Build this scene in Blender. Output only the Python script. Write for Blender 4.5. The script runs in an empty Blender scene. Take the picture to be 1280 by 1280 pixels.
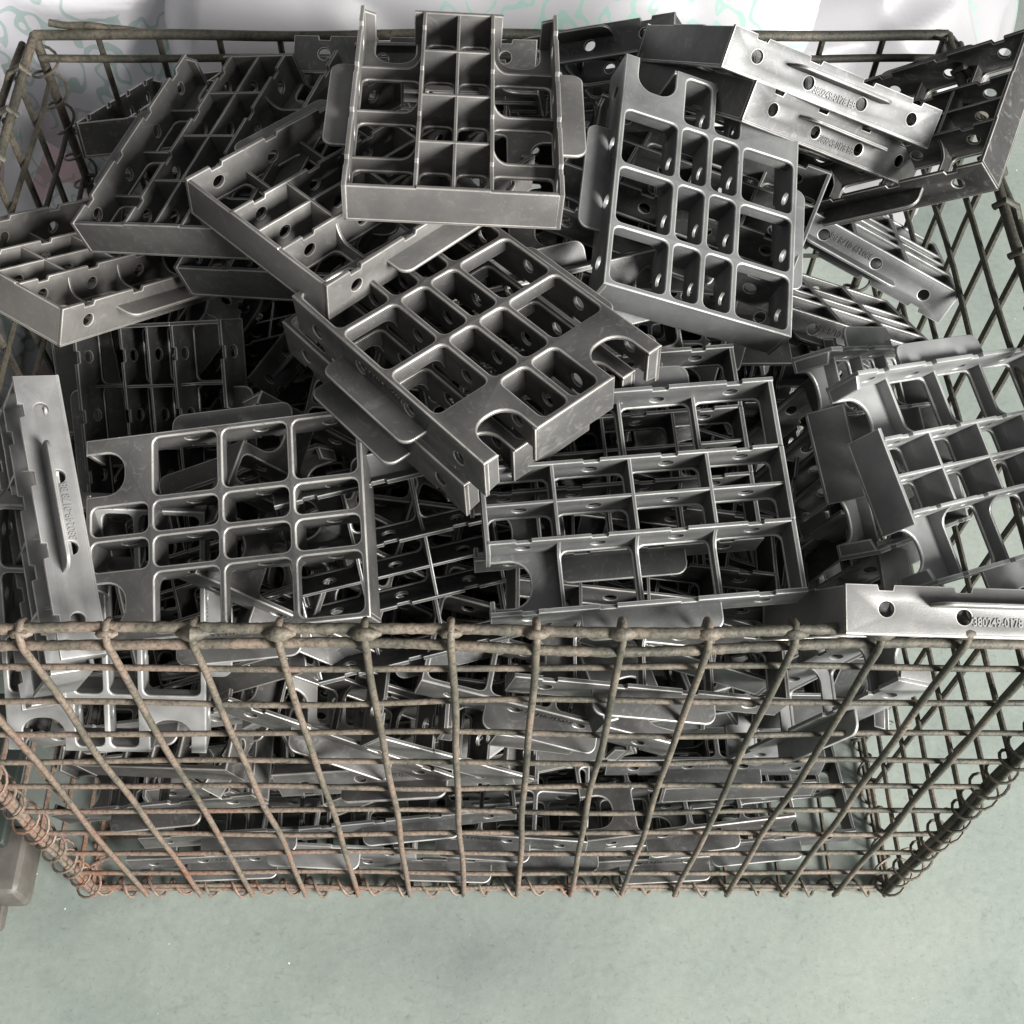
import bpy, bmesh, math, random
from mathutils import Vector, Matrix, Euler
random.seed(11)
sc = bpy.context.scene
COL = sc.collection
# ------------------------------------------------------------------ camera, world, lights, exposure
CELL = 0.04
PITCH = math.radians(57.6)
CAM = Vector((-0.00112, -0.25963, 0.94166))
cd = bpy.data.cameras.new('camera'); cam = bpy.data.objects.new('camera', cd); COL.objects.link(cam)
fw = Vector((0, math.cos(PITCH), -math.sin(PITCH))); up = Vector((0, math.sin(PITCH), math.cos(PITCH)))
cam.matrix_world = Matrix(((1, up.x, -fw.x, CAM.x), (0, up.y, -fw.y, CAM.y), (0, up.z, -fw.z, CAM.z), (0, 0, 0, 1)))
cd.sensor_width = 36; cd.lens = 36 * 1541 / 1280; cd.shift_x = 34 / 1280; cd.clip_start = 0.01; cd.clip_end = 60
sc.camera = cam
w = bpy.data.worlds.new('World'); sc.world = w; w.use_nodes = True
wn = w.node_tree; bgn = wn.nodes['Background']; bgn.inputs[1].default_value = 1.0
wt = wn.nodes.new('ShaderNodeTexCoord'); ws = wn.nodes.new('ShaderNodeSeparateXYZ'); wn.links.new(wt.outputs['Generated'], ws.inputs[0])
wr = wn.nodes.new('ShaderNodeValToRGB'); wn.links.new(ws.outputs[2], wr.inputs[0]); wn.links.new(wr.outputs[0], bgn.inputs[0])
wr.color_ramp.elements[0].position = 0.05; wr.color_ramp.elements[0].color = (.07, .07, .07, 1)   # dim hall walls, ambient gradient brighter overhead
wr.color_ramp.elements[1].position = 0.75; wr.color_ramp.elements[1].color = (.30, .303, .305, 1)
def area(name, loc, target, size, power, color):
    l = bpy.data.lights.new(name, 'AREA'); l.shape = 'RECTANGLE'; l.size = size[0]; l.size_y = size[1]
    l.energy = power; l.color = color
    o = bpy.data.objects.new(name, l); COL.objects.link(o); o.location = loc
    o.rotation_euler = (Vector(target) - Vector(loc)).to_track_quat('-Z', 'Y').to_euler()
    return o
area('door_light', (3.25, -2.75, 2.20), (0, .2, .35), (1.7, 1.7), 730, (1.0, 0.985, 0.95))
sc.view_settings.view_transform = 'Standard'; sc.view_settings.look = 'None'
sc.view_settings.exposure = 0.42; sc.view_settings.gamma = 1.0; sc.view_settings.use_curve_mapping = False
sc.cycles.max_bounces = 6

# ------------------------------------------------------------------ materials
def N(nt, t, **kw):
    n = nt.nodes.new(t)
    for k, v in kw.items():
        if k.startswith('i_'):
            n.inputs[int(k[2:]) if k[2:].isdigit() else k[2:].replace('_', ' ')].default_value = v
        else: setattr(n, k, v)
    return n
def mat(name):
    m = bpy.data.materials.new(name); m.use_nodes = True
    return m, m.node_tree, m.node_tree.nodes['Principled BSDF']
def ramp(nt, stops, interp='LINEAR'):
    r = nt.nodes.new('ShaderNodeValToRGB'); r.color_ramp.interpolation = interp
    e = r.color_ramp.elements
    while len(e) < len(stops): e.new(.5)
    for i, (p, c) in enumerate(stops):
        e[i].position = p; e[i].color = (*c, 1) if len(c) == 3 else c
    return r
def coords(nt, kind='Object', scale=1.0):
    tc = nt.nodes.new('ShaderNodeTexCoord'); mp = nt.nodes.new('ShaderNodeMapping')
    mp.inputs['Scale'].default_value = (scale,) * 3 if not hasattr(scale, '__len__') else scale
    nt.links.new(tc.outputs[kind], mp.inputs[0]); return mp.outputs[0]

def metal_mat(edge=False):
    m, nt, b = mat('worn_highlight_edge' if edge else 'grey_cast_metal'); L = nt.links
    co = coords(nt)
    oi = nt.nodes.new('ShaderNodeObjectInfo')
    ad = N(nt, 'ShaderNodeVectorMath', operation='ADD'); L.new(co, ad.inputs[0]); L.new(oi.outputs['Location'], ad.inputs[1])
    n1 = N(nt, 'ShaderNodeTexNoise', i_Scale=22.0, i_Detail=5.0, i_Roughness=.6); L.new(ad.outputs[0], n1.inputs['Vector'])
    r1 = ramp(nt, [(.3, (.050, .049, .049)), (.5, (.072, .071, .069)), (.7, (.098, .096, .093))] if not edge else [(.3, (.20, .19, .18)), (.5, (.36, .35, .33)), (.7, (.50, .49, .465))])
    L.new(n1.outputs[0], r1.inputs[0])
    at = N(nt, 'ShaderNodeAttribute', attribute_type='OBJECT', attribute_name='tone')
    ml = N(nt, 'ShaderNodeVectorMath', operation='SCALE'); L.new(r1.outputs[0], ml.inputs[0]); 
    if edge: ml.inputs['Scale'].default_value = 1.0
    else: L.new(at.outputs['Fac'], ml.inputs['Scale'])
    # scuffs and dust smears
    sf = N(nt, 'ShaderNodeTexNoise', i_Scale=95.0, i_Detail=6.0, i_Roughness=.7, i_Distortion=2.5); L.new(ad.outputs[0], sf.inputs['Vector'])
    sr = ramp(nt, [(.54, (0, 0, 0)), (.70, (1, 1, 1))]); L.new(sf.outputs[0], sr.inputs[0])
    sm = N(nt, 'ShaderNodeMath', operation='MULTIPLY'); L.new(sr.outputs[0], sm.inputs[0]); sm.inputs[1].default_value = .42 if not edge else .55
    mxs = N(nt, 'ShaderNodeMix', data_type='RGBA'); L.new(sm.outputs[0], mxs.inputs[0]); 
    ah = N(nt, 'ShaderNodeAttribute', attribute_type='OBJECT', attribute_name='warmth')
    wm = N(nt, 'ShaderNodeMix', data_type='RGBA'); wm.inputs[6].default_value = (.94, .99, 1.03, 1); wm.inputs[7].default_value = (1.03, .99, .96, 1); L.new(ah.outputs['Fac'], wm.inputs[0])
    wx = N(nt, 'ShaderNodeMix', data_type='RGBA', blend_type='MULTIPLY'); wx.inputs[0].default_value = 1; L.new(ml.outputs[0], wx.inputs[6]); L.new(wm.outputs[2], wx.inputs[7]); L.new(wx.outputs[2], mxs.inputs[6]); mxs.inputs[7].default_value = (.20, .193, .183, 1) if not edge else (.08, .075, .07, 1)
    L.new(mxs.outputs[2], b.inputs['Base Color'])
    b.inputs['Metallic'].default_value = .25 if not edge else .6
    n2 = N(nt, 'ShaderNodeTexNoise', i_Scale=60.0, i_Detail=4.0); L.new(ad.outputs[0], n2.inputs['Vector'])
    mr = N(nt, 'ShaderNodeMapRange'); mr.inputs[3].default_value = .40; mr.inputs[4].default_value = .60
    L.new(n2.outputs[0], mr.inputs[0]); L.new(mr.outputs[0], b.inputs['Roughness'])
    n3 = N(nt, 'ShaderNodeTexNoise', i_Scale=1100.0, i_Detail=3.0); L.new(co, n3.inputs['Vector'])
    bp = N(nt, 'ShaderNodeBump', i_Strength=.22, i_Distance=.0003); L.new(n3.outputs[0], bp.inputs['Height'])
    n4 = N(nt, 'ShaderNodeTexNoise', i_Scale=38.0, i_Detail=2.0); L.new(ad.outputs[0], n4.inputs['Vector'])
    bp2 = N(nt, 'ShaderNodeBump', i_Strength=.35, i_Distance=.0012); L.new(n4.outputs[0], bp2.inputs['Height']); L.new(bp.outputs[0], bp2.inputs['Normal'])
    L.new(bp2.outputs[0], b.inputs['Normal'])
    return m
METAL = metal_mat(); EDGE = metal_mat(True)  # EDGE: worn bevels, with bright edge highlights painted into their colour

def wire_mat():
    m, nt, b = mat('rusty_wire'); L = nt.links
    co = coords(nt)
    geo = nt.nodes.new('ShaderNodeNewGeometry'); sx = nt.nodes.new('ShaderNodeSeparateXYZ'); L.new(geo.outputs['Position'], sx.inputs[0])
    n1 = N(nt, 'ShaderNodeTexNoise', i_Scale=26.0, i_Detail=6.0, i_Roughness=.65); L.new(co, n1.inputs['Vector'])
    # rustier at the left end and near the foot of the basket
    mx = N(nt, 'ShaderNodeMapRange'); mx.inputs[1].default_value = -.35; mx.inputs[2].default_value = .35; mx.inputs[3].default_value = .11; mx.inputs[4].default_value = -.16
    L.new(sx.outputs[0], mx.inputs[0])
    mz = N(nt, 'ShaderNodeMapRange'); mz.inputs[1].default_value = 0; mz.inputs[2].default_value = .30; mz.inputs[3].default_value = .10; mz.inputs[4].default_value = -.04
    L.new(sx.outputs[2], mz.inputs[0])
    a1 = N(nt, 'ShaderNodeMath', operation='ADD'); L.new(n1.outputs[0], a1.inputs[0]); L.new(mx.outputs[0], a1.inputs[1])
    a2 = N(nt, 'ShaderNodeMath', operation='ADD'); L.new(a1.outputs[0], a2.inputs[0]); L.new(mz.outputs[0], a2.inputs[1])
    my = N(nt, 'ShaderNodeMapRange'); my.inputs[1].default_value = .02; my.inputs[2].default_value = .25; my.inputs[3].default_value = 0; my.inputs[4].default_value = -.15
    L.new(sx.outputs[1], my.inputs[0]); a3 = N(nt, 'ShaderNodeMath', operation='ADD'); L.new(a2.outputs[0], a3.inputs[0]); L.new(my.outputs[0], a3.inputs[1]); a2 = a3
    r = ramp(nt, [(.28, (.036, .035, .026)), (.42, (.078, .069, .052)), (.54, (.135, .107, .083)), (.68, (.148, .098, .074)), (.90, (.165, .075, .040))])
    L.new(a2.outputs[0], r.inputs[0])
    n2 = N(nt, 'ShaderNodeTexNoise', i_Scale=420.0, i_Detail=4.0, i_Roughness=.7); L.new(co, n2.inputs['Vector'])
    r2 = ramp(nt, [(.36, (.35, .33, .30)), (.5, (1, 1, 1)), (.68, (1.35, 1.32, 1.25))]); L.new(n2.outputs[0], r2.inputs[0])
    mu = N(nt, 'ShaderNodeMix', data_type='RGBA', blend_type='MULTIPLY'); mu.inputs[0].default_value = .8
    L.new(r.outputs[0], mu.inputs[6]); L.new(r2.outputs[0], mu.inputs[7]); L.new(mu.outputs[2], b.inputs['Base Color'])
    b.inputs['Metallic'].default_value = .15; b.inputs['Roughness'].default_value = .62
    bp = N(nt, 'ShaderNodeBump', i_Strength=.6, i_Distance=.0008); L.new(n2.outputs[0], bp.inputs['Height']); L.new(bp.outputs[0], b.inputs['Normal'])
    return m
WIRE = wire_mat()

def floor_mat():
    m, nt, b = mat('pale_green_painted_concrete'); L = nt.links
    co = coords(nt)
    n1 = N(nt, 'ShaderNodeTexNoise', i_Scale=5.0, i_Detail=7.0, i_Roughness=.62); L.new(co, n1.inputs['Vector'])
    r = ramp(nt, [(.28, (.160, .186, .168)), (.5, (.208, .234, .210)), (.75, (.240, .264, .235))]); L.new(n1.outputs[0], r.inputs[0])
    # smeared dark stains
    n2 = N(nt, 'ShaderNodeTexNoise', i_Scale=3.1, i_Detail=5.0, i_Distortion=.6); L.new(co, n2.inputs['Vector'])
    r2 = ramp(nt, [(.56, (1, 1, 1)), (.72, (.70, .72, .74))]); L.new(n2.outputs[0], r2.inputs[0])
    mu = N(nt, 'ShaderNodeMix', data_type='RGBA', blend_type='MULTIPLY'); mu.inputs[0].default_value = 1
    L.new(r.outputs[0], mu.inputs[6]); L.new(r2.outputs[0], mu.inputs[7])
    # soft shadow in front of the basket, painted into the floor colour
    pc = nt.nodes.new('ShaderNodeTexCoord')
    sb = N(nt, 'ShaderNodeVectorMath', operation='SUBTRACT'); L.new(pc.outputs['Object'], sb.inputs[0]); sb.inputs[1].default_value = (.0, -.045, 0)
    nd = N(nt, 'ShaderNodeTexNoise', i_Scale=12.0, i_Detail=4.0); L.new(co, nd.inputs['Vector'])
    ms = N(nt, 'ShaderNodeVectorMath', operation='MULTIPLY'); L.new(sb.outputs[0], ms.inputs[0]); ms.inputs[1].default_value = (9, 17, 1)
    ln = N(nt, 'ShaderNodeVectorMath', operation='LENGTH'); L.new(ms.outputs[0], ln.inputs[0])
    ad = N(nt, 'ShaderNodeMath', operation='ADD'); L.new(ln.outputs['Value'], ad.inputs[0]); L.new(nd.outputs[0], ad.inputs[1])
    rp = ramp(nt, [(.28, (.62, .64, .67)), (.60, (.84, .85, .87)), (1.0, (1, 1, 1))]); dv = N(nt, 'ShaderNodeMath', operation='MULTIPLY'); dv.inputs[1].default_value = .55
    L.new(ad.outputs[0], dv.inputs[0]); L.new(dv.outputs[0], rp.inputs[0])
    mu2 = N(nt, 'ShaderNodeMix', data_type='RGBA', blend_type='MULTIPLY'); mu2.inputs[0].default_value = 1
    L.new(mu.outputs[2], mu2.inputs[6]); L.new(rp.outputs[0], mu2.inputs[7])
    # pale specks and dark grit
    v = N(nt, 'ShaderNodeTexVoronoi', i_Scale=75.0); L.new(co, v.inputs['Vector'])
    cr = N(nt, 'ShaderNodeSeparateColor'); L.new(v.outputs['Color'], cr.inputs[0])
    mxx = N(nt, 'ShaderNodeMath', operation='MULTIPLY_ADD'); L.new(cr.outputs[0], mxx.inputs[0]); mxx.inputs[1].default_value = -.16; mxx.inputs[2].default_value = .07
    lt = N(nt, 'ShaderNodeMath', operation='LESS_THAN'); L.new(v.outputs['Distance'], lt.inputs[0]); L.new(mxx.outputs[0], lt.inputs[1])
    g = N(nt, 'ShaderNodeMath', operation='GREATER_THAN'); L.new(cr.outputs[1], g.inputs[0]); g.inputs[1].default_value = .45
    spc = N(nt, 'ShaderNodeMix', data_type='RGBA'); L.new(g.outputs[0], spc.inputs[0]); spc.inputs[6].default_value = (.62, .66, .62, 1); spc.inputs[7].default_value = (.2, .23, .2, 1)
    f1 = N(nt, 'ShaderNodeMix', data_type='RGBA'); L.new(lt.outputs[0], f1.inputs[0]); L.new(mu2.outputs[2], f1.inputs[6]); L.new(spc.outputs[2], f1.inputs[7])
    n5 = N(nt, 'ShaderNodeTexNoise', i_Scale=160.0, i_Detail=6.0, i_Roughness=.75); L.new(co, n5.inputs['Vector'])
    r5 = ramp(nt, [(.3, (.93, .93, .93)), (.7, (1.06, 1.06, 1.06))]); L.new(n5.outputs[0], r5.inputs[0])
    mu3 = N(nt, 'ShaderNodeMix', data_type='RGBA', blend_type='MULTIPLY'); mu3.inputs[0].default_value = 1
    L.new(f1.outputs[2], mu3.inputs[6]); L.new(r5.outputs[0], mu3.inputs[7])
    # fine scrapes in two directions and sharp grit
    cur = mu3.outputs[2]
    for sc3, W_, amt_ in (((46, 110, 1), 1.0, .35), ((24, 17, 1), 7.0, .30), ((380, 380, 1), 3.0, .8), ((150, 150, 1), 5.0, .55)):
        vm = N(nt, 'ShaderNodeVectorMath', operation='MULTIPLY'); L.new(co, vm.inputs[0]); vm.inputs[1].default_value = sc3
        nn = N(nt, 'ShaderNodeTexNoise', i_Scale=1.0, i_Detail=4.0, i_Distortion=1.6, noise_dimensions='4D'); nn.inputs['W'].default_value = W_; L.new(vm.outputs[0], nn.inputs['Vector'])
        rn = ramp(nt, [(.30, (.72, .72, .72)), (.40, (1, 1, 1)), (.66, (1, 1, 1)), (.74, (1.22, 1.2, 1.18))]); L.new(nn.outputs[0], rn.inputs[0])
        mm = N(nt, 'ShaderNodeMix', data_type='RGBA', blend_type='MULTIPLY'); mm.inputs[0].default_value = amt_
        L.new(cur, mm.inputs[6]); L.new(rn.outputs[0], mm.inputs[7]); cur = mm.outputs[2]
    L.new(cur, b.inputs['Base Color'])
    b.inputs['Roughness'].default_value = .5
    n6 = N(nt, 'ShaderNodeTexNoise', i_Scale=70.0, i_Detail=5.0); L.new(co, n6.inputs['Vector'])
    bp = N(nt, 'ShaderNodeBump', i_Strength=.35, i_Distance=.001); L.new(n6.outputs[0], bp.inputs['Height']); L.new(bp.outputs[0], b.inputs['Normal'])
    return m

def sack_mat(name, seed, green, pink, base_c=.3):
    m, nt, b = mat(name); L = nt.links
    co = coords(nt)
    off = N(nt, 'ShaderNodeVectorMath', operation='ADD'); L.new(co, off.inputs[0]); off.inputs[1].default_value = (seed, seed * .7, 0)
    n0 = N(nt, 'ShaderNodeTexNoise', i_Scale=7.0, i_Detail=4.0); L.new(off.outputs[0], n0.inputs['Vector'])
    base = ramp(nt, [(.3, (base_c * .82, base_c * .81, base_c * .85)), (.7, (base_c, base_c * .985, base_c * 1.02))]); L.new(n0.outputs[0], base.inputs[0])
    cur = base.outputs[0]
    for col, amt, sc_, sd in (((.10, .36, .26), green, (70, 70, 50), 3.1), ((.55, .13, .19), pink, (9, 9, 8), 9.4)):
        if amt <= 0: continue
        ms = N(nt, 'ShaderNodeVectorMath', operation='MULTIPLY'); L.new(off.outputs[0], ms.inputs[0]); ms.inputs[1].default_value = sc_
        v = N(nt, 'ShaderNodeTexNoise', i_Scale=1.0, i_Detail=0.0, i_Distortion=.2, noise_dimensions='4D'); v.inputs['W'].default_value = sd; L.new(ms.outputs[0], v.inputs['Vector'])
        # broken strokes of faded print
        w1 = N(nt, 'ShaderNodeMath', operation='SUBTRACT'); L.new(v.outputs[0], w1.inputs[0]); w1.inputs[1].default_value = .5
        w2 = N(nt, 'ShaderNodeMath', operation='ABSOLUTE'); L.new(w1.outputs[0], w2.inputs[0])
        w3 = N(nt, 'ShaderNodeMath', operation='LESS_THAN'); L.new(w2.outputs[0], w3.inputs[0]); w3.inputs[1].default_value = .05
        z = N(nt, 'ShaderNodeTexNoise', i_Scale=9.0, i_Detail=1.0, noise_dimensions='4D'); z.inputs['W'].default_value = sd * 2; L.new(off.outputs[0], z.inputs['Vector'])
        z2 = N(nt, 'ShaderNodeMath', operation='GREATER_THAN'); L.new(z.outputs[0], z2.inputs[0]); z2.inputs[1].default_value = 1 - amt
        k = N(nt, 'ShaderNodeMath', operation='MULTIPLY'); L.new(w3.outputs[0], k.inputs[0]); L.new(z2.outputs[0], k.inputs[1])
        k2 = N(nt, 'ShaderNodeMath', operation='MULTIPLY'); L.new(k.outputs[0], k2.inputs[0]); k2.inputs[1].default_value = .42
        mx = N(nt, 'ShaderNodeMix', data_type='RGBA'); L.new(k2.outputs[0], mx.inputs[0]); L.new(cur, mx.inputs[6]); mx.inputs[7].default_value = (*col, 1)
        cur = mx.outputs[2]
    L.new(cur, b.inputs['Base Color']); b.inputs['Roughness'].default_value = .42
    wv = N(nt, 'ShaderNodeTexNoise', noise_type='RIDGED_MULTIFRACTAL', i_Scale=5.2, i_Detail=4.0, i_Roughness=.5, i_Distortion=.7); L.new(off.outputs[0], wv.inputs['Vector'])
    bp = N(nt, 'ShaderNodeBump', i_Strength=1.0, i_Distance=.035); L.new(wv.outputs[0], bp.inputs['Height'])
    ck = N(nt, 'ShaderNodeTexChecker', i_Scale=500.0); L.new(co, ck.inputs['Vector'])
    bp2 = N(nt, 'ShaderNodeBump', i_Strength=.15, i_Distance=.0004); L.new(ck.outputs[1], bp2.inputs['Height']); L.new(bp.outputs[0], bp2.inputs['Normal'])
    L.new(bp2.outputs[0], b.inputs['Normal'])
    return m

# ------------------------------------------------------------------ helpers
def link(name, me, m=None, parent=None, M=None):
    o = bpy.data.objects.new(name, me); COL.objects.link(o)
    if m and not me.materials: me.materials.append(m)
    if parent: o.parent = parent
    if M is not None: o.matrix_local = M
    return o
def tag(o, label=None, cat=None, group=None, kind=None):
    for k, v in (('label', label), ('category', cat), ('group', group), ('kind', kind)):
        if v: o[k] = v
def finish(me, ang=35):
    for p in me.polygons: p.use_smooth = True
    me.set_sharp_from_angle(angle=math.radians(ang))
    return me
def ccw(pts, want=True):
    a = sum(pts[i][0] * pts[(i + 1) % len(pts)][1] - pts[(i + 1) % len(pts)][0] * pts[i][1] for i in range(len(pts)))
    return pts if (a > 0) == want else pts[::-1]
def rrect(x0, y0, x1, y1, r, n=3):
    out = []
    for cx, cy, a0 in ((x1 - r, y1 - r, 0), (x0 + r, y1 - r, 90), (x0 + r, y0 + r, 180), (x1 - r, y0 + r, 270)):
        for i in range(n + 1):
            a = math.radians(a0 + 90 * i / n); out.append((cx + r * math.cos(a), cy + r * math.sin(a)))
    return out
def circ(x, y, r, n=18): return [(x + r * math.cos(2 * math.pi * i / n), y + r * math.sin(2 * math.pi * i / n)) for i in range(n)]
def plate(outer, holes, t, bev=.0005, M=None, res=1):
    """flat plate with bevelled edges, outline in XY, thickness t centred on Z=0, as a mesh"""
    cu = bpy.data.curves.new('tmp', 'CURVE'); cu.dimensions = '2D'; cu.fill_mode = 'BOTH'
    cu.extrude = max(t / 2 - bev, 0.0001); cu.bevel_depth = bev; cu.bevel_resolution = res; cu.offset = -bev
    for pts, w_ in [(outer, True)] + [(h, False) for h in holes]:
        pts = ccw(list(pts), w_)
        s = cu.splines.new('POLY'); s.points.add(len(pts) - 1); s.use_cyclic_u = True
        for p, q in zip(s.points, pts): p.co = (q[0], q[1], 0, 1)
    o = bpy.data.objects.new('tmp', cu); COL.objects.link(o)
    dg = bpy.context.evaluated_depsgraph_get(); dg.update()
    me = bpy.data.meshes.new_from_object(o.evaluated_get(dg))
    bpy.data.objects.remove(o); bpy.data.curves.remove(cu)
    me.materials.clear()
    for p in me.polygons: p.material_index = 1 if .25 < abs(p.normal.z) < .985 else 0
    if M is not None: me.transform(M)
    return me
def merge(name, meshes):
    bm = bmesh.new()
    for m in meshes: bm.from_mesh(m)
    bmesh.ops.remove_doubles(bm, verts=bm.verts, dist=1e-6)
    me = bpy.data.meshes.new(name); bm.to_mesh(me); bm.free()
    for m in meshes: bpy.data.meshes.remove(m)
    return finish(me)
class Tubes:
    def __init__(s, rough=0): s.v = []; s.f = []; s.rough = rough
    def tube(s, pts, r, n=8, cap=True, rr=None):
        pts = [Vector(p) for p in pts]; base = len(s.v)
        t = (pts[1] - pts[0]).normalized(); u = t.orthogonal().normalized()
        for i, p in enumerate(pts):
            d = (pts[min(i + 1, len(pts) - 1)] - pts[max(i - 1, 0)]).normalized()
            u = (u - d * u.dot(d)).normalized(); w_ = d.cross(u)
            rad = rr[i] if rr else r
            if s.rough: rad *= 1 + random.uniform(-s.rough, s.rough)
            for k in range(n):
                a = 2 * math.pi * k / n; s.v.append(p + (u * math.cos(a) + w_ * math.sin(a)) * rad)
        for i in range(len(pts) - 1):
            for k in range(n):
                a = base + i * n + k; b_ = base + i * n + (k + 1) % n
                s.f.append((a, b_, b_ + n, a + n))
        if cap:
            s.f.append(tuple(base + k for k in reversed(range(n)))); s.f.append(tuple(base + (len(pts) - 1) * n + k for k in range(n)))
    def mesh(s, name):
        me = bpy.data.meshes.new(name); me.from_pydata([tuple(v) for v in s.v], [], s.f); return finish(me, 50)
def wob(p, q, n, amp, seed):
    """points from p to q, bent a little as used wire is"""
    rnd = random.Random(seed); p = Vector(p); q = Vector(q); ph = [rnd.uniform(0, 6.28) for _ in range(6)]
    out = []
    for i in range(n + 1):
        t = i / n; e = math.sin(math.pi * t) ** .5 if 0 < t < 1 else 0
        d = Vector([math.sin(ph[k] + t * (7 + 3 * k)) + .5 * math.sin(ph[k + 3] + t * 19) for k in range(3)]) * amp * e
        out.append(p.lerp(q, t) + d)
    return out

# ------------------------------------------------------------------ floor
bm = bmesh.new(); bmesh.ops.create_grid(bm, x_segments=1, y_segments=1, size=15)
me = bpy.data.meshes.new('floor'); bm.to_mesh(me); bm.free()
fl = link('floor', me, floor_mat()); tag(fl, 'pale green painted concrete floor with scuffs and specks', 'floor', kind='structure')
fl.location = (0, 0, -.008)

# ------------------------------------------------------------------ wire basket
BW, BD, BH = 15 * CELL, 10.97 * CELL, .4228
XL, XR = -BW / 2 + .003, BW / 2 + .003
basket = bpy.data.objects.new('wire_basket', None); COL.objects.link(basket)
tag(basket, 'rusty square wire mesh basket heaped full of grey metal brackets', 'basket')
ZH = [.39, .3484, .3058, .2637, .2225, .1778, .1328, .0896, .0420, .006]
def front():
    T = Tubes()
    for k in range(16):
        x = XL + k * CELL
        j = random.uniform(-.0012, .0012)
        pts = wob((x + j, -.0042, -.003), (x - j * .5, -.0042, BH - .004), 18, .0009, 100 + k)
        pts += [Vector((x, -.0040, BH + .001)), Vector((x, -.002, BH + .0068)), Vector((x, .003, BH + .0082)), Vector((x, .0068, BH + .0045)), Vector((x, .0066, BH - .006))]
        T.tube(pts, .00195, 8)
    for i, z in enumerate(ZH):
        T.tube(wob((XL - .004, 0, z), (XR + .004, 0, z), 40, .0010, 200 + i), .00175, 8)
    return T.mesh('front_panel')
def rim_front():
    T = Tubes(.10)
    T.tube(wob((XL - .004, .002, BH + .0045), (XR + .004, .002, BH + .0045), 260, .0015, 5), .0027, 9)
    T.tube(wob((XL - .004, -.0005, BH - .0075), (XR + .004, -.0005, BH - .0075), 260, .0017, 6), .0026, 9)
    for k in range(16):   # weld blobs where the uprights hook over the rim
        x = XL + k * CELL; s = random.uniform(.7, 1.3)
        T.tube([(x - .006 * s, .0, BH + .004), (x - .003, -.001, BH + .0055), (x, -.0015, BH + .0065), (x + .003, -.001, BH + .0055), (x + .006 * s, 0, BH + .004)], 0, 8, rr=[.001, .0026 * s, .0030 * s, .0025 * s, .001])
    return T.mesh('front_rim')
link('front_panel', front(), WIRE, basket); link('front_rim', rim_front(), WIRE, basket)
def panel_x(y, sgn, seed, name):
    T = Tubes()
    for k in range(16):
        x = XL + k * CELL
        T.tube(wob((x, y + sgn * .004, -.002), (x, y + sgn * .004, BH), 8, .0006, seed + k), .0021, 7)
    for i, z in enumerate(ZH[1:]): T.tube(wob((XL, y, z), (XR, y, z), 20, .0008, seed + 50 + i), .0018, 7)
    return link(name, T.mesh(name), WIRE, basket)
panel_x(BD, 1, 300, 'back_panel')
T = Tubes()
T.tube(wob((XL, BD, BH + .003), (XR, BD, BH + .003), 24, .0012, 71), .0034, 8)
T.tube(wob((XL, BD - .004, BH - .012), (XR, BD - .004, BH - .012), 24, .0012, 72), .0026, 8)
T.tube(wob((XL + .01, BD + .006, BH + .008), (XL + .10, BD + .002, BH + .001), 14, .0008, 73), .0024, 8)
link('back_rim', T.mesh('back_rim'), WIRE, basket)
for nm, x, sg, sd in (('left', XL, -1, 400), ('right', XR, 1, 500)):
    T = Tubes()
    for k in range(1, 11):
        y = k * CELL
        T.tube(wob((x + sg * .004, y, -.002), (x + sg * .004, y, BH), 8, .0008, sd + k), .0022, 7)
    for i, z in enumerate(ZH): T.tube(wob((x, 0, z), (x, BD, z), 16, .0009, sd + 50 + i), .0019, 7)
    link('side_panel', T.mesh('side_panel'), WIRE, basket)
    T = Tubes()
    T.tube(wob((x, -.003, BH + .003), (x, BD, BH + .003), 24, .0012, sd + 80), .0031, 8)
    T.tube(wob((x + sg * .010, -.003, BH - .006), (x + sg * .010, BD, BH - .004), 24, .0016, sd + 81), .0026, 8)
    for k in range(1, 11):
        y = k * CELL
        T.tube([(x + sg * .013, y - .003, BH - .006), (x + sg * .008, y, BH + .004), (x, y, BH + .0085), (x - sg * .0045, y + .001, BH + .002)], .0022, 7)
    link('side_rim', T.mesh('side_rim'), WIRE, basket)
T = Tubes()
for k in range(16): T.tube([(XL + k * CELL, 0, -.0035), (XL + k * CELL, BD, -.0035)], .0019, 6)
for k in range(12): T.tube([(XL, k * CELL, 0), (XR, k * CELL, 0)], .0019, 6)
link('bottom_panel', T.mesh('bottom_panel'), WIRE, basket)
def coil(p, q, rad, pitch, wr, seed, name='corner_spiral', n=14):
    p = Vector(p); q = Vector(q); d = (q - p); Ln = d.length; d.normalize(); u = d.orthogonal().normalized(); v = d.cross(u)
    rnd = random.Random(seed); tot = int(Ln / pitch * n); pts = []
    for i in range(tot + 1):
        a = 2 * math.pi * i / n; r = rad * (1 + .14 * math.sin(i * .13 + seed)); jj = .0014 * math.sin(i * .31 + seed * 2)
        pts.append(p + d * (Ln * i / tot + jj) + (u * math.cos(a) + v * math.sin(a)) * r)
    T = Tubes(); T.tube(pts, wr, 6); link(name, T.mesh(name), WIRE, basket)
coil((XL, 0, .0), (XL, 0, BH - .01), .0090, .0215, .0010, 1)
coil((XR, 0, .0), (XR, 0, BH - .01), .0090, .0215, .0010, 2)
coil((XL, BD, .0), (XL, BD, BH), .0086, .024, .0010, 3)
coil((XR, BD, .0), (XR, BD, BH + .008), .0086, .022, .0014, 4)
coil((XL, .001, .001), (XR, .001, .001), .0064, .0205, .0012, 5, 'bottom_spiral')
coil((XL, BD, .001), (XR, BD, .001), .0064, .0205, .0012, 6, 'bottom_spiral')
coil((XL, 0, .001), (XL, BD, .001), .0064, .0205, .0012, 7, 'bottom_spiral')
coil((XR, 0, .001), (XR, BD, .001), .0064, .0205, .0012, 8, 'bottom_spiral')
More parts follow.
